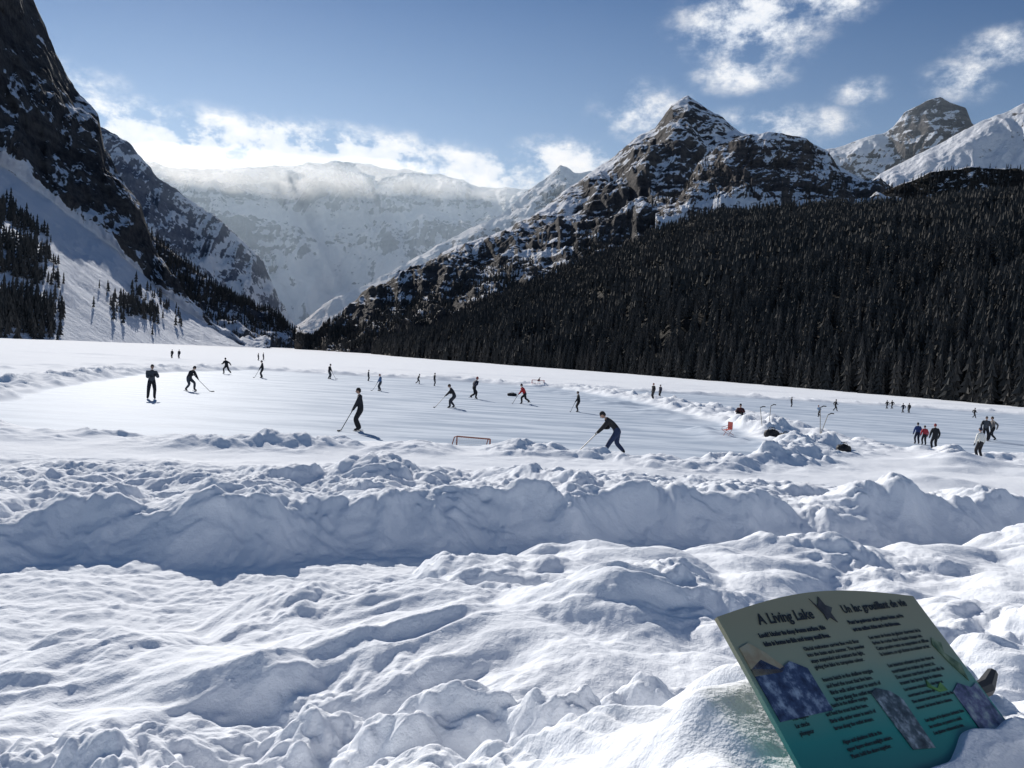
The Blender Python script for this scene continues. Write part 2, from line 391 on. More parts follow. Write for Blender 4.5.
loft('snowy_ridge_mountain',[[(250,None,2700,.8),(760,None,2700,.8)],
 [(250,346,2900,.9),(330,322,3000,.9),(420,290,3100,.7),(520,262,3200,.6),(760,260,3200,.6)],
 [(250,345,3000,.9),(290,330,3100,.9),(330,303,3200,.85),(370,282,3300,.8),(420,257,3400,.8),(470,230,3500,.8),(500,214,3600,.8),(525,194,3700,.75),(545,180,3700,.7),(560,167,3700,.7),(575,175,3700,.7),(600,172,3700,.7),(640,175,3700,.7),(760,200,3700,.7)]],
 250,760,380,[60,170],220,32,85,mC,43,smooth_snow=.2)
loft('pyramid_peak_mountain',[[(295,None,1150,.3),(340,None,1000,.2),(440,None,900,.2),(950,None,900,.2)],
 [(295,352,1200,.3),(330,345,1230,.2),(400,320,1200,.4),(520,290,1250,.45),(640,240,1300,.45),(760,230,1300,.45),(950,230,1300)],
 [(295,351,1240,.3),(330,343,1280,.3),(345,322,1300,.4),(440,280,1450,.55),(520,255,1500,.55),(600,215,1600,.52),(680,180,1700,.5),(760,190,1700,.55),(950,220,1600)],
 [(295,350,1280,.4),(328,345,1300,.4),(345,312,1350,.4),(380,286,1450,.5),(440,256,1600,.55),(480,240,1700,.58),(530,222,1800,.62),(560,198,1900,.64),(590,176,2000,.64),(615,158,2050,.62),(640,136,2100,.57),(655,129,2100,.54),(672,106,2100,.52),(688,98,2100,.6),(706,110,2100,.66),(722,119,2100,.66),(740,135,2100,.66),(790,150,2100,.6),(950,220,2000,.5)]],
 295,950,780,[60,110,170],150,26,75,mD,53,ridge_env=.28)
loft('rock_dome_mountain',[[(655,None,1000,.3),(880,None,1000,.3)],
 [(655,228,1250,.7),(700,212,1300,.75),(780,206,1300,.6),(850,212,1300,.6),(880,222,1300)],
 [(655,222,1300,.5),(700,196,1340,.35),(780,190,1340,.3),(850,205,1340,.4),(880,220,1340)],
 [(655,216,1450,.4),(675,205,1450,.5),(688,182,1450,.5),(698,163,1450,.5),(715,149,1450,.5),(740,139,1450,.5),(770,134,1450,.5),(805,139,1450,.5),(828,151,1450,.5),(840,170,1450,.5),(847,192,1450,.45),(856,206,1450,.5),(880,218,1450,.5)]],
 655,880,330,[20,30,120],75,10,34,mE,63)
loft('right_far_peak_mountain',[[(760,None,2800,.6),(1150,None,2800,.6)],
 [(760,200,3000,.6),(1150,200,3000,.6)],
 [(760,160,3300,.7),(835,149,3300,.78),(860,140,3300,.78),(884,133,3300,.72),(893,127,3300,.55),(905,112,3300,.45),(918,106,3300,.45),(928,100,3300,.48),(940,97,3300,.48),(950,102,3300,.45),(966,108,3300,.45),(972,124,3300,.55),(1000,135,3300,.6),(1150,140,3300,.6)]],
 760,1150,360,[30,140],150,18,45,mC2,73,ridge_env=.2)
loft('right_snow_ridge_mountain',[[(820,None,2100,1),(1400,None,2100,1)],
 [(820,225,2300,1),(1400,180,2300,1)],
 [(820,218,2500,1),(846,204,2500,1),(880,176,2500,.92),(930,151,2500,.85),(980,126,2500,.8),(1024,107,2500,.8),(1100,85,2500,.8),(1400,60,2500,.8)]],
 820,1400,380,[30,130],200,22,50,mC2,83,sl_k=.6,smooth_snow=.1)
loft('right_dark_hill',[[(830,None,1300,.2),(1500,None,1100,.2)],
 [(830,222,1500,.2),(860,207,1500,.2),(890,190,1500,.2),(930,173,1500,.25),(970,167,1500,.25),(1010,169,1500,.2),(1080,175,1450,.2),(1500,120,1200,.2)]],
 830,1500,300,[120],90,8,20,mH,93)
loft('forest_slope_hill',[[(372,None,860,.1),(400,None,560,.1),(512,None,372,.1),(700,None,228,.1),(860,None,180,.1),(1024,None,145,.1),(1600,None,100,.1)],
 [(372,352,870,.05),(385,351,870,.05),(450,324,900,.05),(510,296,950,.1),(560,275,950,.1),(620,252,950,.15),(660,234,950,.15),(700,221,930,.2),(780,213,900,.1),(850,213,850,.1),(920,210,800,.1),(1024,200,700,.1),(1600,120,500,.1)]],
 372,1600,520,[190],60,7,10,mH,103)

# ---------- trees
def tmpl(tiers,k,seed):
    r=np.random.RandomState(seed);V=[];T=[]
    for i in range(4):
        a=i*math.pi/2;V.append((.012*math.cos(a),.012*math.sin(a),-.08))
    V.append((0,0,1.0))
    for i in range(4):T.append((i,(i+1)%4,4))
    for t in range(tiers):
        f=t/tiers;z0=.08+.86*f;z1=min(1.0,z0+1.25*.9/tiers+.04);rr=.125*(1-f)**.8+.015
        c=len(V);V.append((r.normal()*.008,r.normal()*.008,z1))
        for j in range(2*k):
            a=math.pi*j/k+r.uniform(-.2,.2)+t*.7;q=rr*(r.uniform(.75,1.2) if j%2==0 else r.uniform(.3,.5))
            V.append((q*math.cos(a),q*math.sin(a),z0+(0 if j%2==0 else .035)+r.uniform(-.02,.02)))
        for j in range(2*k):T.append((c,c+1+j,c+1+(j+1)%(2*k)))
    return np.array(V),np.array(T)
def tree_mat():
    m,nt,bs=newmat('hazed_conifer_foliage')
    at=nt.nodes.new('ShaderNodeAttribute');at.attribute_name='tint'
    n=noise_(nt,pos(nt),.6,2,.7)
    f=math_(nt,'ADD',math_(nt,'MULTIPLY',at.outputs['Fac'],.7),math_(nt,'MULTIPLY',n,.4))
    c=mixc(nt,f,(.030,.036,.040),(.092,.085,.078))  # foliage lifted, dark end blued: distance haze put into the colour
    nt.links.new(c,bs.inputs['Base Color']);bs.inputs['Roughness'].default_value=.9;bs.inputs['Specular IOR Level'].default_value=.1
    return m
tmat=tree_mat()
def sample(layer,n,seed,vr=(0,1),maskf=None):
    G,pxs=LAY[layer];r=np.random.RandomState(seed);nv=G.shape[0]-40
    i=r.uniform(0,G.shape[1]-1.01,n);j=r.uniform(vr[0]*nv,vr[1]*nv-1.01,n)
    i0=i.astype(int);j0=j.astype(int);fi=(i-i0)[:,None];fj=(j-j0)[:,None]
    P=(G[j0,i0]*(1-fi)+G[j0,i0+1]*fi)*(1-fj)+(G[j0+1,i0]*(1-fi)+G[j0+1,i0+1]*fi)*fj
    if maskf is not None:
        x,y=project(P);k=maskf(x,y,P)>r.rand(n);P=P[k]
    return P
def forest(name,P,hmin,hmax,tiers,k,seed,wid=1.0):
    r=np.random.RandomState(seed);Vs=[];Ts=[];tt=[];off=0
    P=P[P[:,2]>-1.5]
    grp=np.array_split(r.permutation(len(P)),5)
    for gi,ix in enumerate(grp):
        V,T=tmpl(tiers,k,seed+gi);p=P[ix];n=len(p)
        if n==0:continue
        a=r.uniform(0,6.28,n);h=r.uniform(hmin,hmax,n)*np.where(r.rand(n)<.15,.6,1);ws=h*r.uniform(.75,1.25,n)*wid
        c,s_=np.cos(a)[:,None],np.sin(a)[:,None]
        W=np.stack([(V[:,0]*c-V[:,1]*s_)*ws[:,None]+p[:,0:1],(V[:,0]*s_+V[:,1]*c)*ws[:,None]+p[:,1:2],V[:,2]*h[:,None]+p[:,2:3]],-1)
        Vs.append(W.reshape(-1,3));Ts.append((T[None]+off+(np.arange(n)*len(V))[:,None,None]).reshape(-1,3));off+=n*len(V)
        tt.append(np.repeat(r.rand(n),len(V)))
    o=np_mesh(name,np.concatenate(Vs),np.concatenate(Ts),tmat,False,{'tint':np.concatenate(tt)})
    return o
P=sample('forest_slope_hill',30000,1,(0,1),lambda x,y,P:np.where((x<1200),1,.25)*np.clip(.95+.5*pn(P[:,0]/60,P[:,1]/60,4),0,1))
dd=np.hypot(P[:,0],P[:,1])
forest('conifer_forest',P[dd>=380],9,14,4,3,5,1.15)
forest('conifer_forest',P[dd<380],7,11.5,7,5,6,1.1)
q=sample('forest_slope_hill',1500,2,(0.0,.07))
forest('shoreline_conifers',q,5.5,10.5,8,6,8,1.25)
def mD_(x,y,P):
    n=fbm(P[:,0]/90,P[:,2]/50,3,7)
    low=ss(-5,45,y-np.interp(x,[330,440,560,640,690,800],[320,275,235,200,180,185]))
    return np.clip(low*(.65+1.4*n)+.9*ss(35,70,y-np.interp(x,[330,440,560,640,690],[305,268,228,195,185]))*.8,0,1)
forest('mountainside_conifers',sample('pyramid_peak_mountain',26000,3,(0,.9),mD_),9,15,3,3,9,1.2)
def mL(x,y,P):
    n=fbm(P[:,0]/30,P[:,2]/18,3,17)
    a=ss(70,35,x)*ss(180,230,y)*ss(-25,15,(y-(185+x*1.5)))
    b=np.exp(-((x-138)/25)**2-((y-308+(x-138)*-.25)/13)**2)*1.1
    c=ss(0,-10,x)*ss(150,200,y)
    return np.clip((a+b+c)*(.6+1.6*n),0,1)
forest('left_slope_conifers',sample('left_cliff_mountain',24000,4,(0,.4),mL),7,12,4,4,10,1.3)
forest('left_hill_conifers',sample('left_forest_hill',6000,6,(0,1),lambda x,y,P:np.clip(.7+1.2*fbm(P[:,0]/90,P[:,2]/60,3,27),0,1)*ss(20,-5,y-(np.interp(x,[90,180,345],[312,325,352])))),11,18,3,3,11)
forest('dome_conifers',sample('rock_dome_mountain',2500,7,(0,1),lambda x,y,P:np.clip(.15+1.2*fbm(P[:,0]/50,P[:,2]/40,3,37),0,1)*np.where(y>180,1,.3)),8,13,3,3,12)
forest('right_hill_conifers',sample('right_dark_hill',6000,8,(0,1)),9,14,3,3,14,1.2)

# ---------- haze in the far valley, cloud bank on the headwall
def volmat(name,dens,col,an):
    m=bpy.data.materials.new(name);m.use_nodes=True;nt=m.node_tree;nt.nodes.clear()
    o_=nt.nodes.new('ShaderNodeOutputMaterial');vs=nt.nodes.new('ShaderNodeVolumeScatter');vs.inputs['Color'].default_value=(*col,1);vs.inputs['Density'].default_value=dens;vs.inputs['Anisotropy'].default_value=an
    nt.links.new(vs.outputs[0],o_.inputs['Volume']);return m
m=volmat('haze',.00014,(.66,.84,1),.4)
def box(name,a,b,mat):
    V=[(x,y,z) for x in (a[0],b[0]) for y in (a[1],b[1]) for z in (a[2],b[2])]
    Q=[(0,1,3,2),(4,6,7,5),(0,4,5,1),(2,3,7,6),(0,2,6,4),(1,5,7,3)]
    me=bpy.data.meshes.new(name);me.from_pydata(V,[],Q);me.update();me.materials.append(mat);return link(bpy.data.objects.new(name,me))
box('valley_haze',(-6000,2350,-20),(8000,6800,1150),m)
cm=volmat('cloud_vapour',.0010,(.90,.95,1),.5)
bm=bmesh.new()
for (cx,cy,dd_,rx,ry,rz) in ((185,168,4900,620,420,95),(270,178,4950,650,420,120),(370,180,5000,600,400,95),(450,190,5000,420,350,70)):
    c=at_dist(cx,cy,dd_);g=bmesh.ops.create_icosphere(bm,subdivisions=4,radius=1)
    for v in g['verts']:
        k=1+.30*float(fbm(np.array([v.co.x*2+cx]),np.array([v.co.z*2+v.co.y]),3,3)[0])
        v.co=Vector((c[0]+v.co.x*rx*k,c[1]+v.co.y*ry*k,c[2]+v.co.z*rz*k))
me=bpy.data.meshes.new('cloud_bank');bm.to_mesh(me);me.materials.append(cm);link(bpy.data.objects.new('cloud_bank',me))

# ---------- people
def vv(*a):return Vector(a)
def ik(a,b,l1,l2,pole):
    d=b-a;L=min(max(d.length,.05),(l1+l2)*.999);dn=d.normalized()
    x=(l1*l1-l2*l2+L*L)/(2*L);h=math.sqrt(max(l1*l1-x*x,0))
    p=pole-dn*pole.dot(dn);p.normalize()
    return a+dn*x+p*h, a+dn*L
def tube(V,Fs,FM,pts,rad,mat,n=6):
    base=len(V);m_=len(pts)
    for i,pt in enumerate(pts):
        t=(pts[min(i+1,m_-1)]-pts[max(i-1,0)]).normalized()
        a=t.cross(Vector((0,0,1)) if abs(t.z)<.9 else Vector((1,0,0))).normalized();b=t.cross(a)
        for j in range(n):
            q=2*math.pi*j/n;V.append(pt+(a*math.cos(q)+b*math.sin(q))*rad[i])
    for i in range(m_-1):
        for j in range(n):
            Fs.append((base+i*n+j,base+i*n+(j+1)%n,base+(i+1)*n+(j+1)%n,base+(i+1)*n+j));FM.append(mat)
    Fs.append(tuple(base+j for j in range(n))[::-1]);FM.append(mat);Fs.append(tuple(base+(m_-1)*n+j for j in range(n)));FM.append(mat)
def ellips(V,Fs,FM,c,ax,rx,ry,rz,mat,nu=10,nv=7,lo=-1,hi=1):
    base=len(V);X_,Y_,Z_=ax
    for i in range(nv+1):
        s=lo+(hi-lo)*i/nv;th=math.asin(max(-1,min(1,s)))
        for j in range(nu):
            q=2*math.pi*j/nu;x=math.cos(th)*math.cos(q);y=math.cos(th)*math.sin(q);z=math.sin(th)
            V.append(c+X_*x*rx+Y_*y*ry+Z_*z*rz)
    for i in range(nv):
        for j in range(nu):
            Fs.append((base+i*nu+j,base+i*nu+(j+1)%nu,base+(i+1)*nu+(j+1)%nu,base+(i+1)*nu+j));FM.append(mat)
_mc={}
def cmat(col,rough=.8):
    k=(tuple(col),rough)
    if k not in _mc:_mc[k]=simple('fabric_%d'%len(_mc),col,rough,var=.25)
    return _mc[k]
SKIN=(.42,.26,.19);BLK=(.014,.014,.018)
POSES={
 'stand':dict(p=(0,0,.93),lean=3,f=((.03,.13,0),(-.02,-.13,0)),h=((.12,.30,.84),(.08,-.29,.84)),hp=5),
 'wave':dict(p=(0,0,.93),lean=0,f=((.06,.15,0),(-.04,-.15,0)),h=((.30,.12,1.28),(.33,-.05,1.18)),hp=0),
 'walk':dict(p=(0,0,.90),lean=6,f=((.30,.10,0),(-.33,-.10,.05)),h=((-.12,.28,.92),(.3,-.27,.98)),hp=5),
 'player':dict(p=(-.14,0,.82),lean=32,f=((.16,.20,0),(-.18,-.22,0)),top=(.28,-.12,1.02),blade=(1.15,.35,.03),hp=15),
 'lean':dict(p=(-.22,0,.86),lean=48,f=((.22,.16,0),(-.50,-.20,.0)),top=(.30,-.10,.92),blade=(1.15,.30,.03),hp=25),
 'ready':dict(p=(-.03,0,.90),lean=8,f=((.05,.17,0),(-.05,-.17,0)),top=(.20,-.05,1.02),blade=(.72,.30,.03),hp=10),
 'stride':dict(p=(-.05,0,.80),lean=30,f=((.22,.10,0),(-.58,-.28,.10)),top=(.32,-.10,1.0),blade=(1.1,.40,.05),hp=5),
 'skate':dict(p=(-.05,0,.84),lean=20,f=((.18,.10,0),(-.45,-.22,.10)),h=((.35,.32,1.02),(-.25,-.35,.95)),hp=5),
 'sit':dict(p=(0,0,.14),lean=12,f=((.62,.16,0),(.55,-.16,0)),h=((.45,.16,.50),(.42,-.16,.48)),hp=10),
 'crouch':dict(p=(-.1,0,.42),lean=35,f=((.12,.13,0),(-.05,-.13,.0)),h=((.38,.12,.42),(.36,-.12,.40)),hp=10),
}
def person(name,px,py,scale,pose,heading,jacket,pants,hat=BLK,hair=False,flip=False,gloves=BLK,z=None,boots=BLK):
    g=gpx(px,py,0.0);x,y=float(g[0]),float(g[1])
    ps=POSES[pose];sg=-1 if flip else 1
    def T(a):return Vector((a[0],a[1]*sg,a[2]))
    pel=T(ps['p']);ln=math.radians(ps['lean']);up=Vector((math.sin(ln),0,math.cos(ln)));fw=Vector((math.cos(ln),0,-math.sin(ln)))
    sp=pel+up*.20;ch=pel+up*.40;nk=pel+up*.56
    hup=Vector((math.sin(ln*.35+math.radians(ps['hp'])),0,math.cos(ln*.35+math.radians(ps['hp']))));hfw=Vector((hup.z,0,-hup.x))
    hb=nk+hup*.07
    vs=[pel,sp,ch,nk,hb];r=[(.165,.135),(.16,.13),(.19,.14),(.07,.07),(.055,.055)];E=[(0,1),(1,2),(2,3),(3,4)]
    segs=[(pel,sp,0),(sp,ch,0),(ch,nk,0),(nk,hb,2)]
    stick=None
    if 'top' in ps:
        t=T(ps['top']);b=T(ps['blade']);low=t.lerp(b,.30);h=[low,t];stick=(t+(t-b).normalized()*.12,b)
    else:h=[T(ps['h'][0]),T(ps['h'][1])]
    hands=[]
    for s,k in ((1,0),(-1,1)):
        s2=s*sg
        hip=pel+Vector((0,.095*s2,-.04));ft=T(ps['f'][k]);an=ft+Vector((0,0,.11))
        kn,an=ik(hip,an,.43,.41,Vector((1,.15*s2,.2)))
        toe=Vector((an.x+.16,an.y+.03*s2,max(an.z-.06,.05)))
        i=len(vs);vs+=[hip,kn,an,toe];r+=[(.125,.125),(.09,.09),(.07,.07),(.045,.045)];E+=[(0,i),(i,i+1),(i+1,i+2),(i+2,i+3)]
        segs+=[(pel,hip,1),(hip,kn,1),(kn,kn.lerp(an,.8),1),(kn.lerp(an,.82),an,4),(an,toe,4)]
        sh=ch+up*.07+Vector((0,.195*s2,0))
        el_,hd_=ik(sh,h[k],.30,.30,Vector((-.5,.6*s2,-.6)))
        wr=el_.lerp(hd_,.83)
        i=len(vs);vs+=[sh,el_,wr,hd_];r+=[(.10,.10),(.078,.078),(.055,.055),(.042,.042)];E+=[(2,i),(i,i+1),(i+1,i+2),(i+2,i+3)]
        segs+=[(ch,sh,0),(sh,el_,0),(el_,wr,0),(wr,hd_,5)]
        hands.append((wr,hd_,s2))
    me=bpy.data.meshes.new('tmp');me.from_pydata([tuple(q) for q in vs],E,[]);me.update()
    ob=bpy.data.objects.new('tmp',me);link(ob);sk=ob.modifiers.new('s','SKIN');sk.use_smooth_shade=True
    for i,q in enumerate(me.skin_vertices[0].data):q.radius=r[i];q.use_root=(i==0)
    su=ob.modifiers.new('u','SUBSURF');su.levels=2 if scale>.9 and py>395 else 1
    ev=ob.evaluated_get(bpy.context.evaluated_depsgraph_get());em=ev.to_mesh()
    V=[v.co.copy() for v in em.vertices];Fs=[tuple(p_.vertices) for p_ in em.polygons];FM=[]
    SA=np.array([tuple(a) for a,b,c in segs]);SB=np.array([tuple(b) for a,b,c in segs]);SM=[c for a,b,c in segs]
    for p_ in em.polygons:
        c=np.array(p_.center);e=SB-SA;t=np.clip(((c-SA)*e).sum(1)/(e*e).sum(1),0,1);d=np.linalg.norm(c-SA-e*t[:,None],axis=1);FM.append(SM[int(d.argmin())])
    ev.to_mesh_clear();bpy.data.objects.remove(ob)
    ax=(hfw,Vector((0,1,0)),hup);hc=nk+hup*.185+hfw*.015
    ellips(V,Fs,FM,hc,ax,.098,.078,.122,2,12,8)
    ellips(V,Fs,FM,hc-hfw*.012+hup*.012,ax,.105,.088,.128,3,12,5,.12,1)
    ellips(V,Fs,FM,hc-hfw*.03-hup*.0,ax,.082,.084,.10,3,12,5,-.6,.9)
    tube(V,Fs,FM,[hc+hfw*.085+hup*.015,hc+hfw*.118-hup*.02,hc+hfw*.09-hup*.03],[.008,.015,.01],2,5)
    for s in (1,-1):
        ellips(V,Fs,FM,hc+hfw*.088+Vector((0,.03*s,0))+hup*.012,ax,.012,.013,.009,6,6,4)
        ellips(V,Fs,FM,hc+Vector((0,.08*s,0))-hup*.005,ax,.018,.01,.028,2,6,4)
    ellips(V,Fs,FM,hc+hfw*.085-hup*.058,ax,.012,.024,.006,7,6,4)
    tube(V,Fs,FM,[nk-up*.05,nk+up*.02],[.095,.08],0,10)
    for wr,hd_,s2 in hands:
        d=(hd_-wr).normalized()
        axs=(stick[1]-stick[0]).normalized() if stick else Vector((0,1,0))
        axs=(axs-d*axs.dot(d)).normalized();nrm=d.cross(axs).normalized()
        ln_=[.85,1,.95,.75]
        for f in range(4):
            b=hd_+axs*(-.03+.02*f)
            if stick:pts=[b-nrm*.012,b+d*.04-nrm*.015,b+d*.055+nrm*.02,b+d*.025+nrm*.04]
            else:pts=[b,b+d*.04*ln_[f],b+d*.07*ln_[f]+nrm*.01,b+d*.09*ln_[f]+nrm*.03]
            tube(V,Fs,FM,pts,[.012,.011,.010,.008],5,5)
        tube(V,Fs,FM,[hd_-axs*.03-d*.03,hd_-axs*.05+nrm*.02,hd_-axs*.045+nrm*.04+d*.03],[.014,.012,.009],5,5)
    for k in (0,1):
        ft=T(ps['f'][k]);tube(V,Fs,FM,[ft+Vector((-.12,0,.025)),ft+Vector((.2,0,.025))],[.012,.012],6,4)
    me=bpy.data.meshes.new(name);me.from_pydata([tuple(q) for q in V],[],Fs)
    for c in (jacket,pants,SKIN,hat,boots,gloves,(.05,.05,.05),(.35,.12,.1)):me.materials.append(cmat(c))
    me.polygons.foreach_set('material_index',FM);me.polygons.foreach_set('use_smooth',[True]*len(Fs));me.update()
    o=bpy.data.objects.new(name,me);link(o)
    if z is None:z=gz(x,y)-.01
    o.location=(x,y,max(z,0));o.rotation_euler=(0,0,math.radians(heading));o.scale=(scale,)*3
    if stick:
        V=[];Fs=[];FM=[];a,b=stick
        tube(V,Fs,FM,[a,b],[.016,.016],0,6)
        bd=Vector((.12,.26*sg,0)).normalized()
        tube(V,Fs,FM,[b+Vector((0,0,.02)),b+bd*.14+Vector((0,0,.005)),b+bd*.30+Vector((0,0,.012))],[.02,.032,.03],1,6)
        me=bpy.data.meshes.new('hockey_stick');me.from_pydata([tuple(q) for q in V],[],Fs);me.materials.append(cmat((.08,.06,.05),.5));me.materials.append(cmat((.02,.02,.02),.7));me.polygons.foreach_set('material_index',FM)
        link(bpy.data.objects.new('hockey_stick',me),o)
    return o
def sc_of(px,py,top,frac=1.0):
    g=gpx(px,py);d=math.hypot(g[0],g[1]);return max(.6,min(1.12,(py-top)*d/F/1.78/frac))
NAVY=(.015,.02,.05);GRY=(.07,.075,.085)
person('hockey_player',359,431,sc_of(359,431,388),'ready',192,(.014,.015,.022),(.012,.012,.014),hair=True,hat=(.015,.012,.01))
person('hockey_player',610,455,1.12,'lean',176,(.014,.014,.016),(.02,.035,.09),hat=(.02,.02,.02))
L_=[('skater',151,399,362,'wave',300,GRY,BLK),('hockey_player',190,391,368,'player',-10,BLK,GRY),
('skater',172,359,351,'stand',250,BLK,BLK),('skater',179,359,351,'stand',250,BLK,NAVY),('skater',226,374,359,'skate',150,BLK,BLK),
('skater',258,361,354,'stand',0,BLK,BLK),('skater',263,361,354,'stand',0,NAVY,BLK),('hockey_player',262,378,361,'ready',200,BLK,BLK),
('hockey_player',329,379,364,'ready',0,BLK,GRY),('skater',368,381,370,'stand',0,GRY,BLK),('hockey_player',380,391,374,'ready',180,(.08,.16,.32),GRY),
('skater',418,384,374,'skate',20,BLK,BLK),('skater',434,386,373,'stand',20,BLK,GRY),('hockey_player',452,408,385,'player',190,BLK,(.04,.04,.05)),
('skater',474,399,377,'skate',30,NAVY,BLK),('hockey_player',524,404,384,'stride',200,(.5,.02,.025),BLK),('hockey_player',578,412,391,'ready',190,BLK,BLK),
('skater',538,386,381,'crouch',20,BLK,BLK),('skater',653,403,387,'stand',200,BLK,BLK),('skater',660,401,388,'stand',200,NAVY,BLK),
('skater',791,407,398,'stand',0,BLK,BLK),('skater',835,411,400,'walk',0,BLK,BLK),('skater',819,417,407,'skate',200,(.2,.3,.45),BLK),
('skater',887,409,403,'walk',200,BLK,BLK),('skater',892,409,403,'walk',200,BLK,BLK),('skater',903,413,405,'walk',200,NAVY,BLK),('skater',909,413,406,'stand',200,BLK,(.02,.02,.02)),
('skater',974,418,410,'walk',0,BLK,BLK),('person',917,444,425,'stand',90,(.03,.07,.22),NAVY),('person',924,445,428,'stand',90,(.5,.04,.05),BLK),
('person',934,450,427,'stand',90,BLK,BLK),('person',979,464,437,'stand',110,(.80,.78,.72),BLK),('person',985,441,420,'stand',250,GRY,BLK),('person',992,441,420,'walk',180,(.25,.22,.2),BLK)]
for i,(n,px,py,top,po,hd,j,pa) in enumerate(L_):
    fr_={'player':.86,'lean':.8,'crouch':.55,'stride':.88,'skate':.92}.get(po,1)
    person(n,px,py,sc_of(px,py,top,fr_),po,hd,j,pa,hat=[BLK,(.04,.025,.015),(.3,.05,.05),NAVY][i%4] if i>3 else BLK)
person('seated_person',740,424,.9,'sit',240,(.10,.03,.03),BLK)

# ---------- small objects
def mk(name,V,Fs,FM,mats):
    me=bpy.data.meshes.new(name);me.from_pydata([tuple(q) for q in V],[],Fs)
    for m_ in mats:me.materials.append(m_)
    me.polygons.foreach_set('material_index',FM);me.update();o=bpy.data.objects.new(name,me);return link(o)
def goal(px,py,heading,w_,h_,col,name='hockey_goal'):
    V=[];Fs=[];FM=[]
    a=[Vector((0,-w_/2,0)),Vector((0,-w_/2,h_)),Vector((0,w_/2,h_)),Vector((0,w_/2,0))]
    for i in range(3):tube(V,Fs,FM,[a[i],a[i+1]],[.03,.03],0,8)
    b=[Vector((-.6,-w_/2,.02)),Vector((-.6,w_/2,.02))]
    tube(V,Fs,FM,[a[0]+vv(0,0,.02),b[0],b[1],a[3]+vv(0,0,.02)],[.025]*4,0,6)
    for s in (0,1):tube(V,Fs,FM,[a[1+s],Vector((-.3,a[1+s].y,h_)),b[s]],[.02]*3,0,6)
    for i in range(1,14):
        yy=-w_/2+w_*i/14;tube(V,Fs,FM,[vv(-.02,yy,h_),vv(-.3,yy,h_),vv(-.6,yy,.02)],[.004]*3,1,3)
    for t in np.linspace(.1,.9,6):tube(V,Fs,FM,[vv(-.3-.3*t,-w_/2,h_*(1-t)),vv(-.3-.3*t,w_/2,h_*(1-t))],[.004]*2,1,3)
    o=mk(name,V,Fs,FM,[cmat(col,.5),cmat((.6,.6,.6))])
    g=gpx(px,py);o.location=(g[0],g[1],max(0,gz(g[0],g[1])));o.rotation_euler=(0,0,math.radians(heading));return o
goal(473,447,75,1.35,.36,(.34,.10,.05))
goal(538,387,-80,1.6,.45,(.4,.03,.03))
V=[];Fs=[];FM=[]
for s in (-.25,.25):
    tube(V,Fs,FM,[vv(-.25,s,0),vv(.25,s,.45)],[.014]*2,0,6);tube(V,Fs,FM,[vv(.25,s,0),vv(-.22,s,.42),vv(-.34,s,.88)],[.014]*3,0,6)
    tube(V,Fs,FM,[vv(-.25,s,.62),vv(.22,s,.62),vv(.25,s,.45)],[.016]*3,0,6)
tube(V,Fs,FM,[vv(-.25,-.25,0),vv(-.22,.25,.42)],[.012]*2,0,6);tube(V,Fs,FM,[vv(.25,-.25,0),vv(.25,.25,.45)],[.012]*2,0,6)
b=len(V);V+=[vv(.25,-.25,.45),vv(.25,.25,.45),vv(-.2,.25,.40),vv(-.2,-.25,.40),vv(-.34,.25,.88),vv(-.34,-.25,.88)];Fs+=[(b,b+1,b+2,b+3),(b+3,b+2,b+4,b+5)];FM+=[1,1]
ch=mk('folding_chair',V,Fs,FM,[cmat((.4,.08,.06),.5),cmat((.5,.09,.07))]);g=gpx(728,440);ch.location=(g[0],g[1],gz(g[0],g[1]));ch.rotation_euler=(0,.25,math.radians(200));ch.scale=(.75,)*3
def bag(px,py,l,w_,h_,name='duffel_bag',rot=0):
    bm=bmesh.new();bmesh.ops.create_icosphere(bm,subdivisions=4,radius=1)
    for v in bm.verts:
        c=v.co;p_=abs(c.x)**3+abs(c.y)**3+abs(c.z)**3;k=p_**(-1/3)
        n=float(fbm(np.array([c.x*2+px]),np.array([c.y*2+c.z*2]),3,3)[0])
        v.co=Vector((c.x*l/2*k,c.y*w_/2*k*(1+.1*n),(c.z*k*.5+.45)*h_*(1+.22*n)))
    for f in bm.faces:f.smooth=True
    me=bpy.data.meshes.new(name);bm.to_mesh(me);me.materials.append(cmat((.012,.012,.014),.7));o=link(bpy.data.objects.new(name,me))
    V=[];Fs=[];FM=[]
    for s in (-.1,.1):tube(V,Fs,FM,[vv(-l*.2,s,h_*.9),vv(-l*.1,s,h_*1.25),vv(l*.1,s,h_*1.25),vv(l*.2,s,h_*.9)],[.015]*4,0,5)
    st=mk('handles',V,Fs,FM,[cmat((.03,.03,.03))]);st.parent=o
    g=gpx(px,py);o.location=(g[0],g[1],gz(g[0],g[1])-.02);o.rotation_euler=(0,0,rot)
bag(771,443,.75,.5,.42,rot=.2);bag(785,444,.6,.35,.28,rot=-.3);bag(843,458,.62,.4,.38);bag(512,396,.9,.4,.3)
for (px,py,l,tl) in ((820,449,1.9,(-.1,.05)),(816,449,1.5,(.5,.1)),(768,436,1.3,(.05,0)),(762,436,1.2,(-.2,0))):
    V=[];Fs=[];FM=[]
    tube(V,Fs,FM,[vv(0,0,-.2),vv(tl[0],tl[1],l-.2)],[.016]*2,0,6);tube(V,Fs,FM,[vv(tl[0],tl[1],l-.2),vv(tl[0]+.15,tl[1],l-.12),vv(tl[0]+.28,tl[1],l-.13)],[.02,.03,.03],1,6)
    o=mk('hockey_stick',V,Fs,FM,[cmat((.25,.22,.18),.5),cmat((.03,.03,.03))]);g=gpx(px,py);o.location=(g[0],g[1],gz(g[0],g[1]))

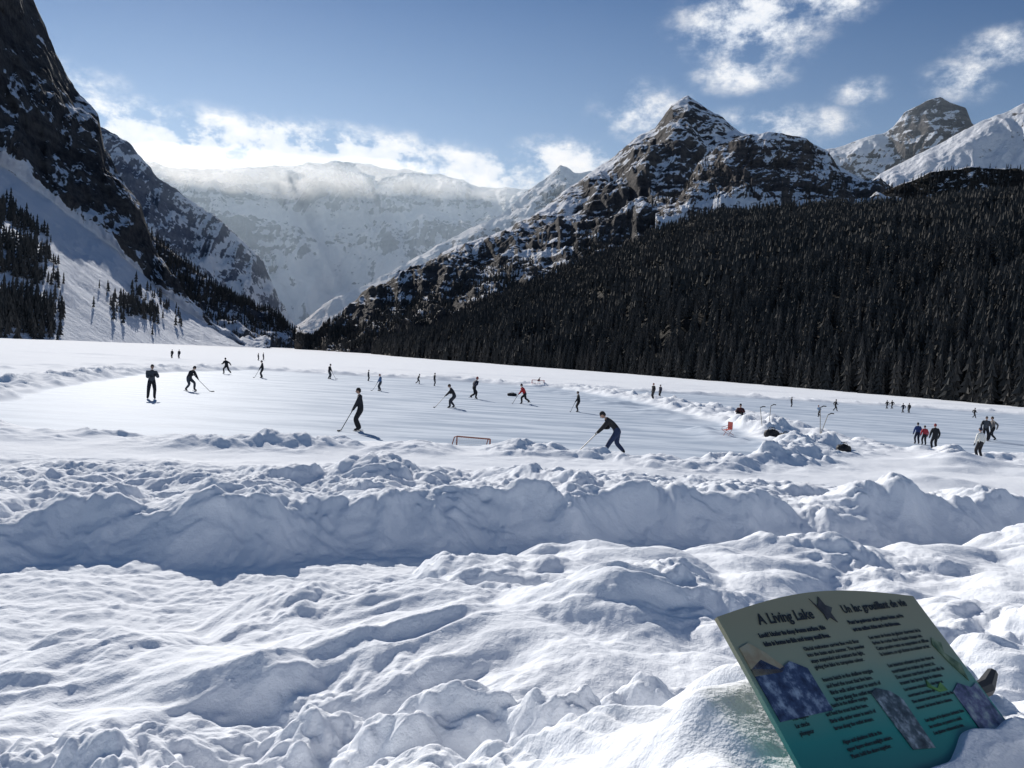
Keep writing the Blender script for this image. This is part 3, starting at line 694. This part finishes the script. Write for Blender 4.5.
# ---------- interpretive sign
root=bpy.data.objects.new('interpretive_sign',None);link(root)
Mx=Matrix([[*SR[0],SO[0]],[*SR[1],SO[1]],[*SR[2],SO[2]],[0,0,0,1]]);root.matrix_world=Mx
nA=28;bul=.045;tp=[]
for i in range(nA+1):
    t=i/nA;tp.append((-SW/2+SW*t,bul*math.sin(math.pi*t)))
bt=[(SW/2-SW*i/nA,-SHh+0.0) for i in range(nA+1)]
def slab(name,pts,z0,z1,mat):
    n=len(pts);V=[(a,b,z1) for a,b in pts]+[(a,b,z0) for a,b in pts];Fs=[tuple(range(n))[::-1],tuple(range(n,2*n))]+[(i,(i+1)%n,n+(i+1)%n,n+i) for i in range(n)]
    me=bpy.data.meshes.new(name);me.from_pydata(V,[],Fs);me.update();me.materials.append(mat)
    return link(bpy.data.objects.new(name,me),root)
m,nt,bs=newmat('sign_print')
tcn=nt.nodes.new('ShaderNodeTexCoord');sxn=nt.nodes.new('ShaderNodeSeparateXYZ');nt.links.new(tcn.outputs['Object'],sxn.inputs[0])
cr=nt.nodes.new('ShaderNodeValToRGB');nn=noise_(nt,tcn.outputs['Object'],5,4)
f=math_(nt,'ADD',math_(nt,'MULTIPLY',sxn.outputs[1],-1/SHh),math_(nt,'MULTIPLY',math_(nt,'SUBTRACT',nn,.5),.12))
f=math_(nt,'ADD',f,math_(nt,'MULTIPLY',sxn.outputs[0],-.10))
nt.links.new(f,cr.inputs[0]);e=cr.color_ramp.elements;e[0].position=0.05;e[0].color=(.36,.33,.21,1);e[1].position=.95;e[1].color=(.010,.17,.16,1)
for ps_,c in ((.35,(.32,.35,.24)),(.55,(.14,.32,.25)),(.75,(.025,.26,.22))):
    q=e.new(ps_);q.color=(*c,1)
nt.links.new(cr.outputs[0],bs.inputs['Base Color']);bs.inputs['Roughness'].default_value=.45
slab('panel',tp[::-1]+bt[::-1],-.012,0,m)
fmat=simple('sign_frame',(.02,.02,.022),.5)
ink=simple('sign_ink',(.015,.018,.022),.6)
def photo(name,x,y,w_,h_,c1,c2,c3,sc_=14,shape=None):
    m,nt,bs=newmat(name);t=nt.nodes.new('ShaderNodeTexCoord');n=noise_(nt,t.outputs['Object'],sc_,6,.65)
    r=nt.nodes.new('ShaderNodeValToRGB');nt.links.new(n,r.inputs[0]);e=r.color_ramp.elements;e[0].position=.36;e[0].color=(*c1,1);e[1].position=.66;e[1].color=(*c3,1);q=e.new(.5);q.color=(*c2,1)
    nt.links.new(r.outputs[0],bs.inputs['Base Color'])
    pts=shape or [(0,0),(w_,0),(w_,-h_),(0,-h_)]
    pts=[(x+a,y+b) for a,b in pts][::-1]
    slab(name,pts[::-1],.001,.003,m)
def Uv(a,b):return (-SW/2+SW*a,-SHh*b)
u=Uv(.015,.27);photo('lake_photo',*u,.20,.15,(.015,.025,.07),(.05,.08,.17),(.38,.45,.55),26,shape=[(0,-.02),(.05,0),(.10,-.03),(.15,-.015),(.2,-.04),(.2,-.15),(0,-.15)])
u=Uv(.015,.17);photo('alpenglow_photo',*u,.19,.085,(.36,.26,.16),(.42,.35,.22),(.46,.42,.30),shape=[(0,-.01),(.04,0),(.08,-.03),(.12,-.075),(.10,-.085),(0,-.085)])
u=Uv(.44,.53);photo('stream_photo',*u,.11,.17,(.02,.03,.04),(.08,.11,.13),(.42,.47,.5),30,shape=[(0,-.01),(.03,0),(.08,-.015),(.11,-.04),(.11,-.17),(.02,-.16)])
u=Uv(.83,.60);photo('shore_photo',*u,.14,.15,(.03,.05,.09),(.12,.13,.24),(.35,.42,.42),26,shape=[(0,-.02),(.05,0),(.1,-.02),(.14,-.01),(.14,-.15),(0,-.15)])
u=Uv(.72,.54);photo('plant_photo',*u,.1,.05,(.06,.15,.03),(.12,.28,.06),(.2,.35,.1),18,shape=[(0,-.02),(.015,0),(.02,-.02),(.04,-.03),(.07,-.015),(.08,-.04),(.04,-.04)])
u=Uv(.9,.30);photo('branch_photo',*u,.08,.14,(.05,.10,.05),(.14,.2,.1),(.3,.35,.22),25,shape=[(0,-.02),(.02,0),(.05,-.02),(.03,-.05),(.07,-.09),(.05,-.14),(.02,-.08)])
u=Uv(.435,.0);photo('bird_picture',*u,.09,.09,(.02,.02,.02),(.06,.05,.05),(.10,.10,.09),20,shape=[(0,.025),(.015,0.0),(.03,.01),(.045,.028),(.052,.0),(.075,-.01),(.055,-.025),(.058,-.055),(.04,-.038),(.02,-.045),(.022,-.025)])
def text(s,x,y,size,bold=False,shear=0,z=.002,mat=ink,name='text'):
    c=bpy.data.curves.new(name,'FONT');c.body=s;c.size=size;c.extrude=.0003;c.resolution_u=2;c.shear=shear
    c.offset=.0009 if bold else .0003
    c.materials.append(mat);o=bpy.data.objects.new(name,c);link(o,root);o.location=(x,y,z);return o
u=Uv(.15,.075);text('A Living Lake',*u,.043,True,.15,name='title_english')
u=Uv(.56,.065);text('Un lac grouillant de vie',*u,.035,True,.15,name='title_french')
def para(a,b,lines,size,ls,name,bold=False):
    for i,l in enumerate(lines):
        u=Uv(a,b);text(l,u[0],u[1]-ls*i,size,bold,name=name)
para(.12,.15,['Look! Under its deep frozen surface, this','lake is home to fish and many small lives.'],.0165,.024,'intro_english',True)
para(.55,.14,['Pour les poissons et les petites betes, ce lac','est un milieu riche ou la vie foisonne.'],.0155,.022,'intro_french',True)
en=['Glacial meltwater carries fine rock flour','into the basin each summer. The powder','stays suspended and scatters the light,','giving the lake its turquoise colour.','','Insects hatch in the shallow margins','and feed the trout that live here.','Birds walk under water in search of','larvae along the outlet stream.','','Algae and plankton drift in the','upper layers where sunlight enters.','Plants hold the shore together.']
fr2=['Les eaux de fonte du glacier charrient de la','farine de roche dans le bassin chaque ete.','Cette poudre reste en suspension et diffuse','la lumiere, ce qui donne sa couleur au lac.','','Les insectes eclosent pres des rives et','nourrissent les truites qui vivent ici.','Des oiseaux marchent sous l eau afin de','trouver des larves dans le ruisseau.','','Les algues et le plancton derivent dans','les couches ou penetre le soleil.','Les plantes retiennent la rive.']
para(.27,.26,en[:9],.0150,.017,'body_english');para(.60,.25,fr2[:10],.0150,.017,'body_french')
para(.06,.60,['The dipper','Le cincle','plongeur'],.0145,.018,'caption');para(.20,.58,en[5:13],.0130,.017,'body_english');para(.60,.58,fr2[5:13],.0125,.017,'body_french')
V=[];Fs=[];FM=[]
for s in (-.3,.3):
    tube(V,Fs,FM,[vv(s,-.08,-.04),vv(s,-SHh+.02,-.04)],[.022]*2,0,6)
    a=Vector((s,-SHh*.5,-.05));dn=Vector(tuple(SR.T@np.array([0,0,-1.0])));tube(V,Fs,FM,[a,a+dn*1.0],[.035]*2,0,8)
br=mk('support_frame',V,Fs,FM,[fmat]);br.parent=root
V=[];Fs=[];FM=[];zz=-.03
tube(V,Fs,FM,[vv(SW/2-.03,-SHh*.66,zz),vv(SW/2+.06,-SHh*.65,zz+.01),vv(SW/2+.13,-SHh*.58,zz+.02)],[.022,.026,.016],0,8)
o=mk('bracket',V,Fs,FM,[fmat]);o.parent=root
print('SC',SC,'SO',SO)
